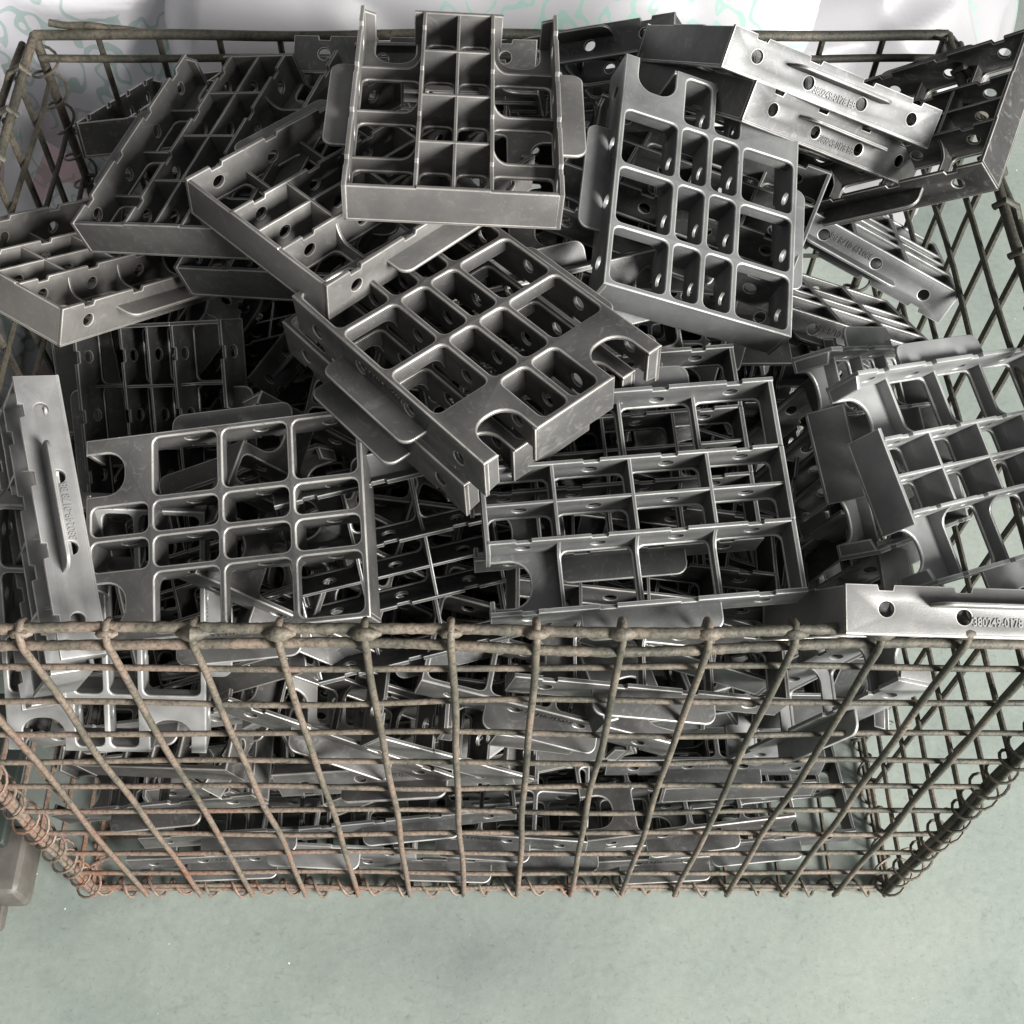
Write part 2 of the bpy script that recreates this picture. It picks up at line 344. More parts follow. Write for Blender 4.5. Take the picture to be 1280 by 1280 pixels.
for x in (XL, XR):
    for y in (0, BD):
        T = Tubes(); T.tube(wob((x, y, -.004), (x, y, BH + .004), 10, .0008, int(x * 99 + y * 77)), .0033, 8); link('corner_post', T.mesh('corner_post'), WIRE, basket)

# ------------------------------------------------------------------ the cast bracket: parts shared by all copies
W, Ln, H = .1123, .1522, .0235
V1 = .2386; VS = (1 - V1) / 3
U = [0, .328, .5, .672, 1.0]
VV = [0, V1, V1 + VS, V1 + 2 * VS, 1.0]
ux = lambda u: (u - .5) * W
vy = lambda v: (v - .5) * Ln
TF = .0024
# grid plate: outline with the two open slots, rounded cells
def grid_plate():
    so, si, dep = .078 * W, .285 * W, .142 * Ln
    x0, x1, y0, y1 = -W / 2, W / 2, -Ln / 2, Ln / 2
    def slot(xa, xb):
        r = .0100; out = [(xa, y0)]
        for i in range(7):
            a = math.pi - math.pi / 2 * i / 6; out.append((xa + r + r * math.cos(a), y0 + dep - r + r * math.sin(a)))
        for i in range(7):
            a = math.pi / 2 - math.pi / 2 * i / 6; out.append((xb - r + r * math.cos(a), y0 + dep - r + r * math.sin(a)))
        return out + [(xb, y0)]
    outer = [(x0, y0)] + slot(x0 + so, x0 + si) + slot(x1 - si, x1 - so) + [(x1, y0), (x1, y1), (x0, y1)]
    holes = []; hw = .0017
    for c in range(4):
        for r in range(4):
            if r == 0 and c in (0, 3): continue
            a = ux(U[c]) + (hw if c else .0032); b = ux(U[c + 1]) - (hw if c < 3 else .0032)
            d = vy(VV[r]) + (hw if r else .0032); e = vy(VV[r + 1]) - (hw if r < 3 else .0032)
            holes.append(rrect(a, d, b, e, .0036, 3))
    return merge('grid_plate', [plate(outer, holes, TF, .0009, Matrix.Translation((0, 0, H / 2 - TF / 2)), 2)])
# walls that run lengthwise: profile in (y, z)
MYZ = lambda x: Matrix(((0, 0, 1, x), (1, 0, 0, 0), (0, 1, 0, 0), (0, 0, 0, 1)))   # plate XY -> world YZ
MXZ = lambda y: Matrix(((1, 0, 0, 0), (0, 0, -1, y), (0, 1, 0, 0), (0, 0, 0, 1)))
HV = [.125, .37, .625, .872]
def long_wall(x, t, top, bottom, depth_n, mid_drop, v0=0., v1=1.):
    zt, zb = H / 2 - top, -H / 2 + bottom
    pts = [(vy(v0), zt), (vy(v0), zb)]
    for i, hv in enumerate(HV):
        w1 = .028 if i in (1, 2) else .026
        a, b = vy(hv - w1), vy(hv + w1)
        pts += [(a, zb), (a + .0007, zb + depth_n), (b - .0007, zb + depth_n), (b, zb)]
    pts += [(vy(v1), zb), (vy(v1), zt)]
    holes = [circ(vy(hv), (-.0005 if i in (0, 3) else mid_drop), .0037) for i, hv in enumerate(HV)]
    return plate(pts, holes, t, .0005, MYZ(x))
def side_wall(s): return merge('side_wall', [long_wall(s * (W / 2 - .0013), .0025, .0006, 0, .0026, .0022)])
def long_rib(i): return merge('lengthwise_rib', [long_wall(ux(U[i]), .0021 if i != 2 else .0018, .0012, .0006 if i != 2 else .0016, .0024 if i != 2 else .0001, .0005, .012, .99)])
def cross_rib(i):
    y = vy(VV[i]); zb, zt = -H / 2 + .0014, H / 2 - .0012
    lo = H / 2 - .0095
    x0, x1, a, b = -W / 2 + .0018, W / 2 - .0018, ux(U[1]), ux(U[3])
    def curve(xs, sg):
        out = []; r = .0085
        for k in range(7):
            an = math.pi / 2 * k / 6; out.append((xs + sg * (.0008 + r * (1 - math.cos(an))), zb + (lo - zb) * math.sin(an)))
        return out
    pts = [(x0, zt), (x0, lo)] + curve(a, -1)[::-1] + curve(b, 1) + [(x1, lo), (x1, zt)]
    return merge('cross_rib', [plate(pts, [], .0019, .0005, MXZ(y))])
def end_wall():
    z0, z1 = -H / 2 + .0006, H / 2 - .0006
    i_ = .0022
    pts = [(-W / 2 + i_, z1), (-W / 2 + i_, z0), (-W * .17, z0), (-W * .165, z0 - .0006), (W * .165, z0 - .0006), (W * .17, z0), (W / 2 - i_, z0), (W / 2 - i_, z1)]
    return merge('end_wall', [plate(pts, [], .0025, .0006, MXZ(Ln / 2 - .0014))])
def slotted_end_wall():
    ms = []; y = -Ln / 2 + .0014; z0, z1 = -H / 2 + .001, H / 2 - .0006
    ms.append(plate([(-W * .225, z1), (-W * .225, z0), (W * .225, z0), (W * .225, z1)], [], .0025, .0006, MXZ(y)))
    for s in (-1, 1):
        a, b = s * (W / 2 - .0022), s * (W / 2 - .078 * W)
        ms.append(plate([(a, z1), (a, z0 + .001), (b, z0 + .003), (b, z1)], [], .0025, .0006, MXZ(y)))
    return merge('slotted_end_wall', ms)
def flap(s):
    z = -H / 2 + .0088; x0 = W / 2 - .002; x1 = W / 2 + .0135; y0, y1 = vy(.285), vy(.735); r = .0062
    pts = [(x0, y0), (W / 2 + .0012, y0)]
    for i in range(6):
        a = -math.pi / 2 + math.pi / 2 * i / 5; pts.append((x1 - r + r * math.cos(a), y0 + r + r * math.sin(a)))
    for i in range(6):
        a = math.pi / 2 * i / 5; pts.append((x1 - r + r * math.cos(a), y1 - r + r * math.sin(a)))
    pts += [(W / 2 + .0012, y1), (x0, y1)]
    if s < 0: pts = [(-x, y) for x, y in pts]
    fil = plate([(0, 0), (.0022, 0), (.0008, .0008), (0, .0022)], [], y1 - y0 - .006, .0001)
    return merge('side_flap', [plate(pts, [], .0020, .0007, Matrix.Translation((0, 0, z)), 2)] + ([fil] if 0 else [bpy.data.meshes.new('e')]))
def lettering(s):
    cu = bpy.data.curves.new('t', 'FONT'); cu.body = '380249-0178 BB'; cu.size = .0058; cu.extrude = .00035; cu.align_x = 'CENTER'; cu.space_character = 1.0; cu.offset = .00008
    o = bpy.data.objects.new('t', cu); COL.objects.link(o)
    dg = bpy.context.evaluated_depsgraph_get(); dg.update()
    me = bpy.data.meshes.new_from_object(o.evaluated_get(dg)); bpy.data.objects.remove(o); bpy.data.curves.remove(cu)
    me.materials.clear()
    zu = Vector((0, 0, -1)); rt = Vector((0, -s, 0)); nn = Vector((s, 0, 0))
    ymax = max(v.co.x for v in me.vertices); k = min(1, .0155 / ymax)
    M = Matrix(((rt.x * k, zu.x, nn.x, s * (W / 2 + .0001)), (rt.y * k, zu.y, nn.y, vy(.4975)), (rt.z, zu.z, nn.z, .0062), (0, 0, 0, 1)))
    me.transform(M); me.name = 'embossed_lettering'
    return me
PARTS = [('grid_plate', grid_plate(), None), ('side_wall', side_wall(-1), lettering(-1)), ('side_wall', side_wall(1), lettering(1)),
         ('end_wall', end_wall(), None), ('slotted_end_wall', slotted_end_wall(), None),
         ('side_flap', flap(-1), None), ('side_flap', flap(1), None)]
PARTS += [('lengthwise_rib', long_rib(i), None) for i in (1, 2, 3)] + [('cross_rib', cross_rib(i), None) for i in (1, 2, 3)]
for _, m_, l_ in PARTS:
    m_.materials.append(METAL); m_.materials.append(EDGE)
    if l_: l_.materials.append(METAL)
GROUP = 'grey cast grid brackets heaped in the wire basket'
def bracket(pose, label, tone=1.0):
    r = bpy.data.objects.new('grid_bracket', None); COL.objects.link(r); r.empty_display_size = .03
    rv = Vector(pose[:3]); an = rv.length
    r.matrix_world = Matrix.Translation(pose[3:6]) @ (Matrix.Rotation(an, 4, rv / an) if an > 1e-6 else Matrix.Identity(4))
    tag(r, label, 'metal bracket', GROUP)
    wv_ = min(1.0, max(0.0, .5 - pose[3] * .9 + random.uniform(-.3, .3)))
    for nm, m_, l_ in PARTS:
        o = link(nm, m_, None, r); o['tone'] = tone; o['warmth'] = wv_
        if l_: e = link('embossed_lettering', l_, None, o); e['tone'] = tone; e['warmth'] = wv_
    return r
HERO = {
 'C': [-0.1083, -0.0072, 0.7012, -0.0071, 0.147, 0.4656],
 'R': [0.4983, -0.3285, 2.9956, 0.1197, 0.2624, 0.4455],
 'FL': [-1.1343, -0.3808, 4.58, -0.1361, 0.0833, 0.3827],
 'F5': [-1.9971, -2.1728, -0.2809, 0.0729, 0.0743, 0.4261],
 'T': [3.1006, -0.0149, -0.0811, -0.0168, 0.2818, 0.493],
 'UR3': [1.8573, -1.4746, 0.2234, 0.1837, 0.3706, 0.4404],
 'UR4': [2.0128, -1.3122, 0.0867, 0.1829, 0.3664, 0.4169],
 'RS': [-3.0223, -1.851, -0.9196, 0.2632, 0.3648, 0.4034],
 'UR5': [-0.6991, -0.0427, -1.8017, 0.2428, 0.3545, 0.3349],
 'UL': [3.0604, -0.4818, 0.4023, -0.1606, 0.3118, 0.4404],
 'UL2': [-2.994, 1.2113, 0.0343, -0.067, 0.2511, 0.4702],
 'L': [2.5315, -0.7782, -0.161, -0.2416, 0.2728, 0.3872],
 'R6': [-1.4635, -2.185, 0.1436, 0.2591, 0.1125, 0.4047],
 'R7': [-1.1946, -1.9436, 0.3485, 0.2321, 0.1563, 0.3592],
 'BL': [0.1747, -4.1087, -0.9319, -0.2422, 0.0818, 0.3673],
 'BR': [1.5774, -1.4199, 0.8804, 0.2328, 0.0307, 0.3826],
 'M8': [-1.3772, -1.8084, -0.7411, -0.0317, 0.0878, 0.3462],
 'DL': [-0.1704, -3.2877, -1.2628, -0.2019, 0.193, 0.308],
 'TB1': [1.5136, -1.7508, 0.8649, -0.0388, 0.4171, 0.4034],
 'DS': [-1.0221, -0.4217, 0.9707, -0.0881, 0.2937, 0.3361],
 'UL0': [-3.6133, 0.1163, -0.2573, -0.2058, 0.4467, 0.3611],
 'M9': [-1.9971, -2.1728, -0.2809, 0.0645, 0.1249, 0.3917],
 'C2': [-0.1083, -0.0072, 0.7012, -0.0165, 0.1538, 0.4382],
 'UL3': [3.0604, -0.4818, 0.4023, -0.1045, 0.2986, 0.4184],
 'TB2': [1.8279, 1.0584, -0.7722, 0.0754, 0.4531, 0.3753],
 'UR6': [-0.6587, -0.1339, -1.5341, 0.2278, 0.3195, 0.2899],
 'FB': [0.9342, 0.114, -0.0306, -0.2153, 0.0613, 0.3159],
 'FW': [1.8734, -1.6747, 0.6935, 0.0171, 0.0965, 0.0037],
 'FT': [2.4294, -1.5183, 1.1085, 0.0304, 0.116, 0.1612],
}
LABEL = {
 'C': 'large central bracket, grid face up, two round slots pointing lower right',
 'R': 'bracket right of centre facing us with grid face up, slots at its top edge',
 'FL': 'bracket lying grid face up at front left, touching the front rim',
 'F5': 'open-side-up bracket at front centre, its flap hanging over the front rim',
 'T': 'topmost bracket at top centre, open side up, plain end wall toward us',
 'UR3': 'pale bracket at upper right on its side, upper of the two parallel ones',
 'UR4': 'pale bracket at upper right, lower of the two parallel side walls',
 'RS': 'dark bracket leaning over the right rim, floor showing between its walls',
 'UR5': 'bracket behind the right-of-centre grid, lettered wall sloping down to the right',
 'UL': 'long bracket at upper left, open side up, reaching the back rim',
 'UL2': 'bracket left of centre, open side up, corner pointing down with flap at right',
 'L': 'bracket on the left rim, open side up, with bright lower corner and flap',
 'R6': 'pale bracket at the right edge, open side up, slotted end wall facing left',
 'R7': 'bracket behind the pale right edge one, offset left and partly covered',
 'BL': 'bright bracket at far left standing on its side, long rounded flap toward us',
 'BR': 'bright bracket resting on the front rim at lower right, side wall toward us',
 'M8': 'dim open bracket between the front left grid and the front centre tray',
 'DL': 'dim bracket standing below the left rim bracket, ribs running down',
 'TB1': 'grey side wall with holes at the back rim, behind the topmost bracket',
 'DS': 'small visible wall end with one hole, left under the central bracket',
 'UL0': 'dark bracket in the back left corner, notched wall rising behind it',
 'M9': 'bracket nested behind the open front-centre one, only its far corner showing',
 'C2': 'bracket nested under the central one, its flap and stub peeking out lower left',
 'UL3': 'bracket tucked beneath the long upper left one, only plain wall showing',
 'TB2': 'dark bracket on the back rim between the topmost one and the pale upper right pair',
 'UR6': 'bracket below the ribbed sloping one at right, mostly hidden, grid face up',
 'FB': 'pale bracket behind the left end of the front mesh, grid facing out, slots down',
 'FW': 'pale side wall lying level behind the middle of the front mesh',
 'FT': 'pale slanting wall end with one hole behind the front mesh, just above the level one',
}
TONE = {'BL': 2.4, 'BR': 1.7, 'UR3': 1.05, 'UR4': 1.0, 'R6': 2.5, 'R7': 1.6, 'R': 1.7, 'T': 1.5, 'UL2': 1.45, 'L': 1.35, 'UL': 1.15, 'F5': 1.35, 'FB': 2.6, 'FW': 2.2, 'FT': 2.4, 'C': 1.0, 'FL': .95, 'UR5': 1.3, 'UL0': .6, 'RS': .5, 'TB2': .6, 'DL': .7}  # own tone per bracket, with the brightness of front-lit ones put into it
for k, p in HERO.items(): bracket(p, LABEL[k], TONE.get(k, .9))
FILL = [
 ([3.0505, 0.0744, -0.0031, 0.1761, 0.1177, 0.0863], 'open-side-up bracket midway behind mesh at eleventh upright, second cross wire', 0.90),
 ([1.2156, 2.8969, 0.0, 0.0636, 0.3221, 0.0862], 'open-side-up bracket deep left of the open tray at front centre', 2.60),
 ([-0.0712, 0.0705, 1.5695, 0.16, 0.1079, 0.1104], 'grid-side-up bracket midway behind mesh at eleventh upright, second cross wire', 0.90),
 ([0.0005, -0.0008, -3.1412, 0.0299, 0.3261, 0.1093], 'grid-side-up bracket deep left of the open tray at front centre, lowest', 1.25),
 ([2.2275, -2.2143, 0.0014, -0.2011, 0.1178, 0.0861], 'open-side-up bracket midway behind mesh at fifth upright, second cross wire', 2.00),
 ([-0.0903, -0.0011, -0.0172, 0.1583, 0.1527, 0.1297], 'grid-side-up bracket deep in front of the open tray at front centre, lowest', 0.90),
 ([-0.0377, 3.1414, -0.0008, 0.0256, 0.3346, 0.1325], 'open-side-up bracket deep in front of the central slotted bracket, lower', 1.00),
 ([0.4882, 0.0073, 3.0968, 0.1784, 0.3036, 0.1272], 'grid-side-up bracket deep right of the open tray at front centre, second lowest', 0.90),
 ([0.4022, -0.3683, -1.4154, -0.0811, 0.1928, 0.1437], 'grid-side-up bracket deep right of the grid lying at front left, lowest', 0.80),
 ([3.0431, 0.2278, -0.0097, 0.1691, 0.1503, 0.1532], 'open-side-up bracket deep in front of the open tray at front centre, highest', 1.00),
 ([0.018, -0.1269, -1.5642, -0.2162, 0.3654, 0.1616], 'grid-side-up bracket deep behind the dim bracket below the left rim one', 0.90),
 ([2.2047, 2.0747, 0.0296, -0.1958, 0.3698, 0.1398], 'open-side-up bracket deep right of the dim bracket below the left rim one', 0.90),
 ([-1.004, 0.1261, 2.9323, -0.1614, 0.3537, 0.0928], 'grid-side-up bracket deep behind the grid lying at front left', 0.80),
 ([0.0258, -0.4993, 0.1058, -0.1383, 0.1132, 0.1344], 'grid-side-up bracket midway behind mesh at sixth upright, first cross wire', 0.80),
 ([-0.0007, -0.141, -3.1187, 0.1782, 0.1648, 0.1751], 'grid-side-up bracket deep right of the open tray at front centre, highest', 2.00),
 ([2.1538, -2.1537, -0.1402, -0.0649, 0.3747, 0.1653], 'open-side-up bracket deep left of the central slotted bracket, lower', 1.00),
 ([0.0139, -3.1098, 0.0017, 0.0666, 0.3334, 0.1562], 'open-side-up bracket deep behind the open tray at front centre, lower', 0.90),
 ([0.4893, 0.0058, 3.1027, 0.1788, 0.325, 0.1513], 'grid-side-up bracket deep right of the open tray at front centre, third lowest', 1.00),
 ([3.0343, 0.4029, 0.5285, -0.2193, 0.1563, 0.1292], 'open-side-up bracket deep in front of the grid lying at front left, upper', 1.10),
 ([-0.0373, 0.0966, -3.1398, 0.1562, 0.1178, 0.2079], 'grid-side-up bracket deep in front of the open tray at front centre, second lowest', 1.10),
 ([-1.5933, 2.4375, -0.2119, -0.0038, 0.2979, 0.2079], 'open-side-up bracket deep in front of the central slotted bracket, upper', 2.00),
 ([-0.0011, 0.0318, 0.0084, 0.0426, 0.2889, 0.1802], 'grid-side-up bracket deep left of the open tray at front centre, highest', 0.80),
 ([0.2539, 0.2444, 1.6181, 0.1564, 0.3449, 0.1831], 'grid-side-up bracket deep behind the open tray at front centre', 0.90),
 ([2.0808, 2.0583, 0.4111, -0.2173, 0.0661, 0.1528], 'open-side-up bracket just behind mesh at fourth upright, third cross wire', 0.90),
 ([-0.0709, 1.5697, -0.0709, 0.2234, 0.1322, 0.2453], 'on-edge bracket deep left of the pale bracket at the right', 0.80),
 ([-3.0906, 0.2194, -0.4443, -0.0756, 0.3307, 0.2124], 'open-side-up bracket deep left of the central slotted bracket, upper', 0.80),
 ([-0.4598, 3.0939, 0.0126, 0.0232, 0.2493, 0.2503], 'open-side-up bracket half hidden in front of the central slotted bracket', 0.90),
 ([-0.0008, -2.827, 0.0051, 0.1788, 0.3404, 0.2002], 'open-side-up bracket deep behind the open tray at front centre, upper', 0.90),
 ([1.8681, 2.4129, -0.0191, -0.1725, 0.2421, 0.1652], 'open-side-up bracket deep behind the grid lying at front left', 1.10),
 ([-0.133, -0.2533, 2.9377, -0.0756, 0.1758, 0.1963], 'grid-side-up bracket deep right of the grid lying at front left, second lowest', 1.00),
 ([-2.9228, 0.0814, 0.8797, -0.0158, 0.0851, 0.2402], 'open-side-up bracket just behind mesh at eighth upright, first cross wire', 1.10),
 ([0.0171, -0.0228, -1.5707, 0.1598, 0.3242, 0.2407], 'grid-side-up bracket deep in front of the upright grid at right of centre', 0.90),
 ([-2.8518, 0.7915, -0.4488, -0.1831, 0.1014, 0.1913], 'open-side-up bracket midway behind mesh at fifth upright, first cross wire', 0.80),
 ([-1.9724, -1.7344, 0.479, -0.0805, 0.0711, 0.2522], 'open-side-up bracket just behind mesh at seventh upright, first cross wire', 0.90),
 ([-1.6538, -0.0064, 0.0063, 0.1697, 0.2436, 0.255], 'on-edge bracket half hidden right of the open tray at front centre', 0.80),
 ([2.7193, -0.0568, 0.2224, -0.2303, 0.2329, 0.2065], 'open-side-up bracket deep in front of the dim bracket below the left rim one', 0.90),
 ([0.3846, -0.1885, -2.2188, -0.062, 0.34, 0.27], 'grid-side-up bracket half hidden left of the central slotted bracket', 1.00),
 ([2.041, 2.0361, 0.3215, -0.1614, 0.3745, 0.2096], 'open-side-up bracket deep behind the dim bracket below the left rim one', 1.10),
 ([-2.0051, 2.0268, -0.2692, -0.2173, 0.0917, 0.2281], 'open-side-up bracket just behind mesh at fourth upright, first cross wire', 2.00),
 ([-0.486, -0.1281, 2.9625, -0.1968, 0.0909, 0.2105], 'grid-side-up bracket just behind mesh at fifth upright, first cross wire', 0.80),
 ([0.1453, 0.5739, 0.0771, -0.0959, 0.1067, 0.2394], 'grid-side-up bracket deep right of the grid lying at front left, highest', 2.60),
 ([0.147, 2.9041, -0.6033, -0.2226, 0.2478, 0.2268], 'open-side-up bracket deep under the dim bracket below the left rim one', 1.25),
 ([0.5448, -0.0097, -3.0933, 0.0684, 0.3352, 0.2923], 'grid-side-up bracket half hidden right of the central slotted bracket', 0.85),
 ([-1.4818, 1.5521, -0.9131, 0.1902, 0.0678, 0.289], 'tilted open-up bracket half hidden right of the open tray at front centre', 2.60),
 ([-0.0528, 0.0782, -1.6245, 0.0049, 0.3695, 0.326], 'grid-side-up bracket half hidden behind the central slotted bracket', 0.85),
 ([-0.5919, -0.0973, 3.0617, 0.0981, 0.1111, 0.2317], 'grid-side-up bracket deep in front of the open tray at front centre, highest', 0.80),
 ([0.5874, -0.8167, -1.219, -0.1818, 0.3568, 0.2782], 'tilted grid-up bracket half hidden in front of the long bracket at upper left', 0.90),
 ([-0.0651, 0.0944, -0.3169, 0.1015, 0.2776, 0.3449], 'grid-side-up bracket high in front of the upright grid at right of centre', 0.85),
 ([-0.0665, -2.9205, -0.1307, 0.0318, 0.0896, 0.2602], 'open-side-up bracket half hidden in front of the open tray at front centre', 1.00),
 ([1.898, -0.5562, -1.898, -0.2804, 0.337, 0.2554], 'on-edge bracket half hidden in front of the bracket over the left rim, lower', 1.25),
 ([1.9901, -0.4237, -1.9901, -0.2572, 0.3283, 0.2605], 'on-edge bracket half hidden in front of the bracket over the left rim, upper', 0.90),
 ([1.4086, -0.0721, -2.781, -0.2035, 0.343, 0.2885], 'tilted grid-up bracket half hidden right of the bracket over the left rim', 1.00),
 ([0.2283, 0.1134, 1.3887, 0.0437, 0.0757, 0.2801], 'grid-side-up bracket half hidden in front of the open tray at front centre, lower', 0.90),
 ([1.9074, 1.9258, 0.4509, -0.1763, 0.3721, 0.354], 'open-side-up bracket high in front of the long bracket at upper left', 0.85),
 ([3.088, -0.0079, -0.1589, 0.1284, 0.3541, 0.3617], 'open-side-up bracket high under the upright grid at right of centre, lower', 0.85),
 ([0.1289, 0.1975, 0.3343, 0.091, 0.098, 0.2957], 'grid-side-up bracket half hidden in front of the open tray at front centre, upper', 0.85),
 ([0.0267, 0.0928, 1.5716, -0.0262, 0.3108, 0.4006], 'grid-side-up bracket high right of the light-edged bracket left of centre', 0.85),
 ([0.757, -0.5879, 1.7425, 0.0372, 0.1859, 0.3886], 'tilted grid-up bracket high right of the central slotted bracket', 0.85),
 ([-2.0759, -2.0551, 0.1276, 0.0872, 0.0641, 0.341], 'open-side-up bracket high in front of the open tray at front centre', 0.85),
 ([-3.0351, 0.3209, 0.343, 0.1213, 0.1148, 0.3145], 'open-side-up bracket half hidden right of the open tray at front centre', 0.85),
 ([-2.6019, -1.7235, 0.1765, 0.1206, 0.3016, 0.4118], 'open-side-up bracket high under the upright grid at right of centre, upper', 0.85),
 ([2.5687, -0.0141, 0.473, 0.0539, 0.1183, 0.0975], 'open-side-up bracket midway behind mesh at ninth upright, second cross wire', 1.00),
 ([0.6203, 0.0158, -1.3586, 0.0313, 0.211, 0.1249], 'grid-side-up bracket deep left of the open tray at front centre, second lowest', 1.00),
 ([0.38, 0.2324, 1.4465, 0.1747, 0.2506, 0.0926], 'grid-side-up bracket deep right of the open tray at front centre, lowest', 1.00),
 ([0.1116, -0.2551, 1.377, -0.0374, 0.1996, 0.3194], 'grid-side-up bracket half hidden in front of the central slotted bracket', 0.85),
 ([-3.0801, 0.6137, -0.0003, 0.0719, 0.1778, 0.023], 'open-side-up bracket midway behind mesh at ninth upright, first cross wire', 1.10),
 ([2.0161, 1.9876, 0.0598, 0.0927, 0.1563, 0.0687], 'open-side-up bracket midway behind mesh at tenth upright, first cross wire', 0.90),
 ([1.8034, 2.3057, -0.2863, -0.1008, 0.2401, 0.2569], 'open-side-up bracket half hidden right of the grid lying at front left', 1.10),
 ([0.1648, -0.8421, -1.6393, -0.1438, 0.2782, 0.0912], 'tilted grid-up bracket deep right of the grid lying at front left', 0.80),
 ([-0.0503, -0.3838, -1.6044, -0.0548, 0.0654, 0.1881], 'grid-side-up bracket just behind mesh at seventh upright, second cross wire', 1.10),
 ([-2.7318, -0.0191, -0.3198, -0.0013, 0.3516, 0.3658], 'open-side-up bracket high in front of the topmost bracket', 0.85),
 ([0.1405, -0.0946, 1.4315, -0.1382, 0.1891, 0.0927], 'grid-side-up bracket deep in front of the grid lying at front left', 1.00),
 ([-1.7948, -2.0917, 0.4378, 0.078, 0.2385, 0.0776], 'open-side-up bracket deep in front of the open tray at front centre, lowest', 0.80),
 ([-0.2124, 3.0242, 0.0513, -0.2273, 0.212, 0.0904], 'open-side-up bracket deep in front of the grid lying at front left, lower', 0.90),
 ([-1.9662, 1.6261, 0.0814, -0.1503, 0.1061, 0.2982], 'open-side-up bracket half hidden in front of the grid lying at front left', 0.85),
 ([3.0033, 0.333, 0.5558, -0.072, 0.1056, 0.1323], 'open-side-up bracket midway behind mesh at seventh upright, second cross wire', 0.80),
 ([-1.4673, -0.2041, 0.2532, 0.1003, 0.195, 0.242], 'on-edge bracket deep under the open tray at front centre', 0.90),
 ([2.7045, 1.4628, -0.4294, 0.1141, 0.1851, 0.1], 'open-side-up bracket deep in front of the open tray at front centre, second lowest', 1.00),
 ([-0.3357, 0.7488, -1.6768, -0.0887, 0.1118, 0.3281], 'grid-side-up bracket half hidden right of the grid lying at front left', 0.85),
 ([-0.8525, -0.6316, 1.5979, 0.1939, 0.1726, 0.289], 'tilted grid-up bracket half hidden right of the open tray at front centre', 1.00),
 ([-1.2132, -0.0345, -0.0964, 0.1937, 0.0655, 0.1734], 'tilted grid-up bracket just behind mesh at twelfth upright, second cross wire', 0.80),
 ([-1.9663, 0.0931, 0.0586, -0.0024, 0.2599, 0.3198], 'tilted open-up bracket half hidden under the central slotted bracket', 0.85),
 ([0.0008, -0.0008, -1.5308, -0.195, 0.072, 0.0165], 'grid-side-up bracket just behind mesh at fifth upright, fifth cross wire', 1.10),
 ([2.254, 2.1874, 0.0011, -0.03, 0.069, 0.0165], 'open-side-up bracket just behind mesh at eighth upright, fifth cross wire', 0.90),
 ([0.0008, -0.0008, -1.5208, 0.13, 0.07, 0.0165], 'grid-side-up bracket just behind mesh at eleventh upright, fifth cross wire', 0.90),
 ([2.2758, 2.1647, 0.0011, -0.125, 0.072, 0.0415], 'open-side-up bracket just behind mesh at sixth upright, fifth cross wire', 2.00),
 ([0.0008, -0.0008, -1.5408, 0.045, 0.07, 0.0415], 'grid-side-up bracket just behind mesh at ninth upright, fifth cross wire', 1.10),
 ([2.1072, 2.3292, 0.0012, 0.19, 0.075, 0.042], 'open-side-up bracket just behind mesh at twelfth upright, fourth cross wire', 1.10),
 ([2.1533, 2.2866, 0.0011, -0.175, 0.074, 0.0665], 'open-side-up bracket just behind mesh at fifth upright, fourth cross wire', 1.00),
 ([0.0008, -0.0008, -1.6408, 0.0, 0.072, 0.0665], 'grid-side-up bracket just behind mesh at eighth upright, fourth cross wire', 0.90),
 ([0.0008, -0.0007, -1.4508, 0.14, 0.076, 0.068], 'grid-side-up bracket just behind mesh at eleventh upright, fourth cross wire', 0.80),
 ([2.1072, 2.3292, 0.0012, -0.06, 0.075, 0.0915], 'open-side-up bracket just behind mesh at seventh upright, fourth cross wire', 0.80),
]
for p, lab, tn in FILL: bracket(p, lab, tn)

# ------------------------------------------------------------------ sacks behind and beside the basket
def sack(name, loc, dim, rot, seed, m, label):
    bm = bmesh.new(); bmesh.ops.create_cube(bm, size=1)
    bmesh.ops.subdivide_edges(bm, edges=bm.edges[:], cuts=64, use_grid_fill=True)
    from mathutils import noise
    for v in bm.verts:
        c = v.co.copy()
        n = c.normalized() * .62; k = .50
        c = c.lerp(n, k)                                   # round the box into a filled sack
        p = Vector((c.x * dim[0], c.y * dim[1], (c.z + .5) * dim[2]))
        q = p * 5 + Vector((seed * 3.1, seed * 1.7, 0))
        f = noise.noise(q) * .035 + abs(noise.noise(q * 1.3 + Vector((5, 0, 0)))) * .045 + max(0, 1 - abs(noise.noise(q * .9 + Vector((9, 2, 4)))) * 2.2) ** 3 * .022 + max(0, 1 - abs(noise.noise(q * 1.9 + Vector((1, 7, 4)))) * 2.4) ** 3 * .010
        v.co = p + c.normalized() * f
        if v.co.z < 0: v.co.z *= .1
    me = bpy.data.meshes.new(name); bm.to_mesh(me); bm.free()
    for p in me.polygons: p.use_smooth = True
    o = link(name, me, m); o.location = loc; o.rotation_euler = rot; tag(o, label, 'sack', 'white woven sacks behind the basket'); return o
SM = [sack_mat('white_sack_green_print', 1.3, .54, 0, .85), sack_mat('white_sack_pink_print', 4.1, .56, .54, .85), sack_mat('plain_white_sack_dimmed', 7.7, .48, 0, .38), sack_mat('plain_white_sack_dimmed_more', 2.7, .36, 0, .25)]  # light evened out in the base colours: paler left, darker middle and right
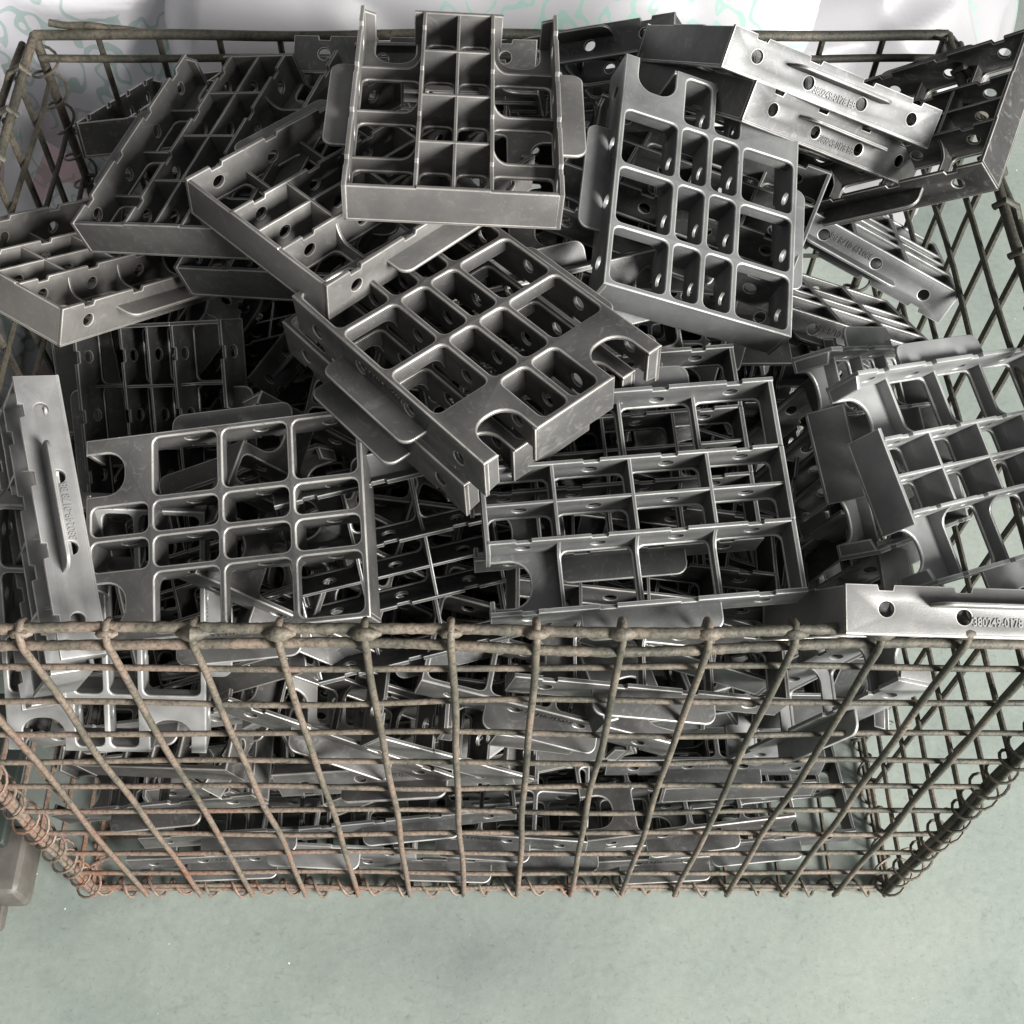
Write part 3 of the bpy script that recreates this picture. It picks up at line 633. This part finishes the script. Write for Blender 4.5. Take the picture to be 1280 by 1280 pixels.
sack('woven_sack', (-.62, .44, 0), (.46, .52, .36), (0, 0, .15), 1, SM[1], 'white woven sack with green and pink print left of the basket')
sack('woven_sack', (-.40, .92, 0), (.50, .50, .40), (0, 0, -.1), 2, SM[0], 'white woven sack with green print behind the back left corner')
sack('woven_sack', (-.02, .86, 0), (.46, .46, .42), (0, 0, .1), 3, SM[2], 'white sack behind the middle of the back rim')
sack('woven_sack', (.27, .93, 0), (.42, .50, .30), (0, 0, -.12), 4, SM[3], 'white sack at the right end of the row, beside bare floor')


# ------------------------------------------------------------------ grey metal box at the lower left edge
bx = bpy.data.objects.new('metal_box', None); COL.objects.link(bx); tag(bx, 'grey scuffed metal box cut off by the left edge, beside the basket foot', 'box')
m, nt, b = mat('scuffed_grey_paint'); co = coords(nt)
n1 = N(nt, 'ShaderNodeTexNoise', i_Scale=14.0, i_Detail=7.0, i_Roughness=.7); nt.links.new(co, n1.inputs['Vector'])
r1 = ramp(nt, [(.3, (.028, .025, .021)), (.5, (.06, .054, .046)), (.7, (.10, .092, .08))]); nt.links.new(n1.outputs[0], r1.inputs[0]); nt.links.new(r1.outputs[0], b.inputs['Base Color']); b.inputs['Roughness'].default_value = .6
def bevbox(name, dim, loc, bev, parent, mt):
    bm = bmesh.new(); bmesh.ops.create_cube(bm, size=1)
    for v in bm.verts: v.co = Vector((v.co.x * dim[0], v.co.y * dim[1], v.co.z * dim[2]))
    bmesh.ops.bevel(bm, geom=bm.edges[:], offset=bev, segments=3, profile=.6, affect='EDGES')
    me = bpy.data.meshes.new(name); bm.to_mesh(me); bm.free(); finish(me); o = link(name, me, mt, parent); o.location = loc; return o
bevbox('body', (.16, .052, .04), (-.422, .012, .017), .008, bx, m)
m2, nt2, b2 = mat('box_shadow_dark'); b2.inputs['Base Color'].default_value = (.012, .018, .014, 1); b2.inputs['Roughness'].default_value = .7
bevbox('shadow_slab', (.15, .12, .012), (-.428, .078, .046), .004, bx, m2)  # dark slab standing in for the shadow seen above the box
bevbox('foot', (.13, .02, .012), (-.426, -.0205, -.0015), .004, bx, m)
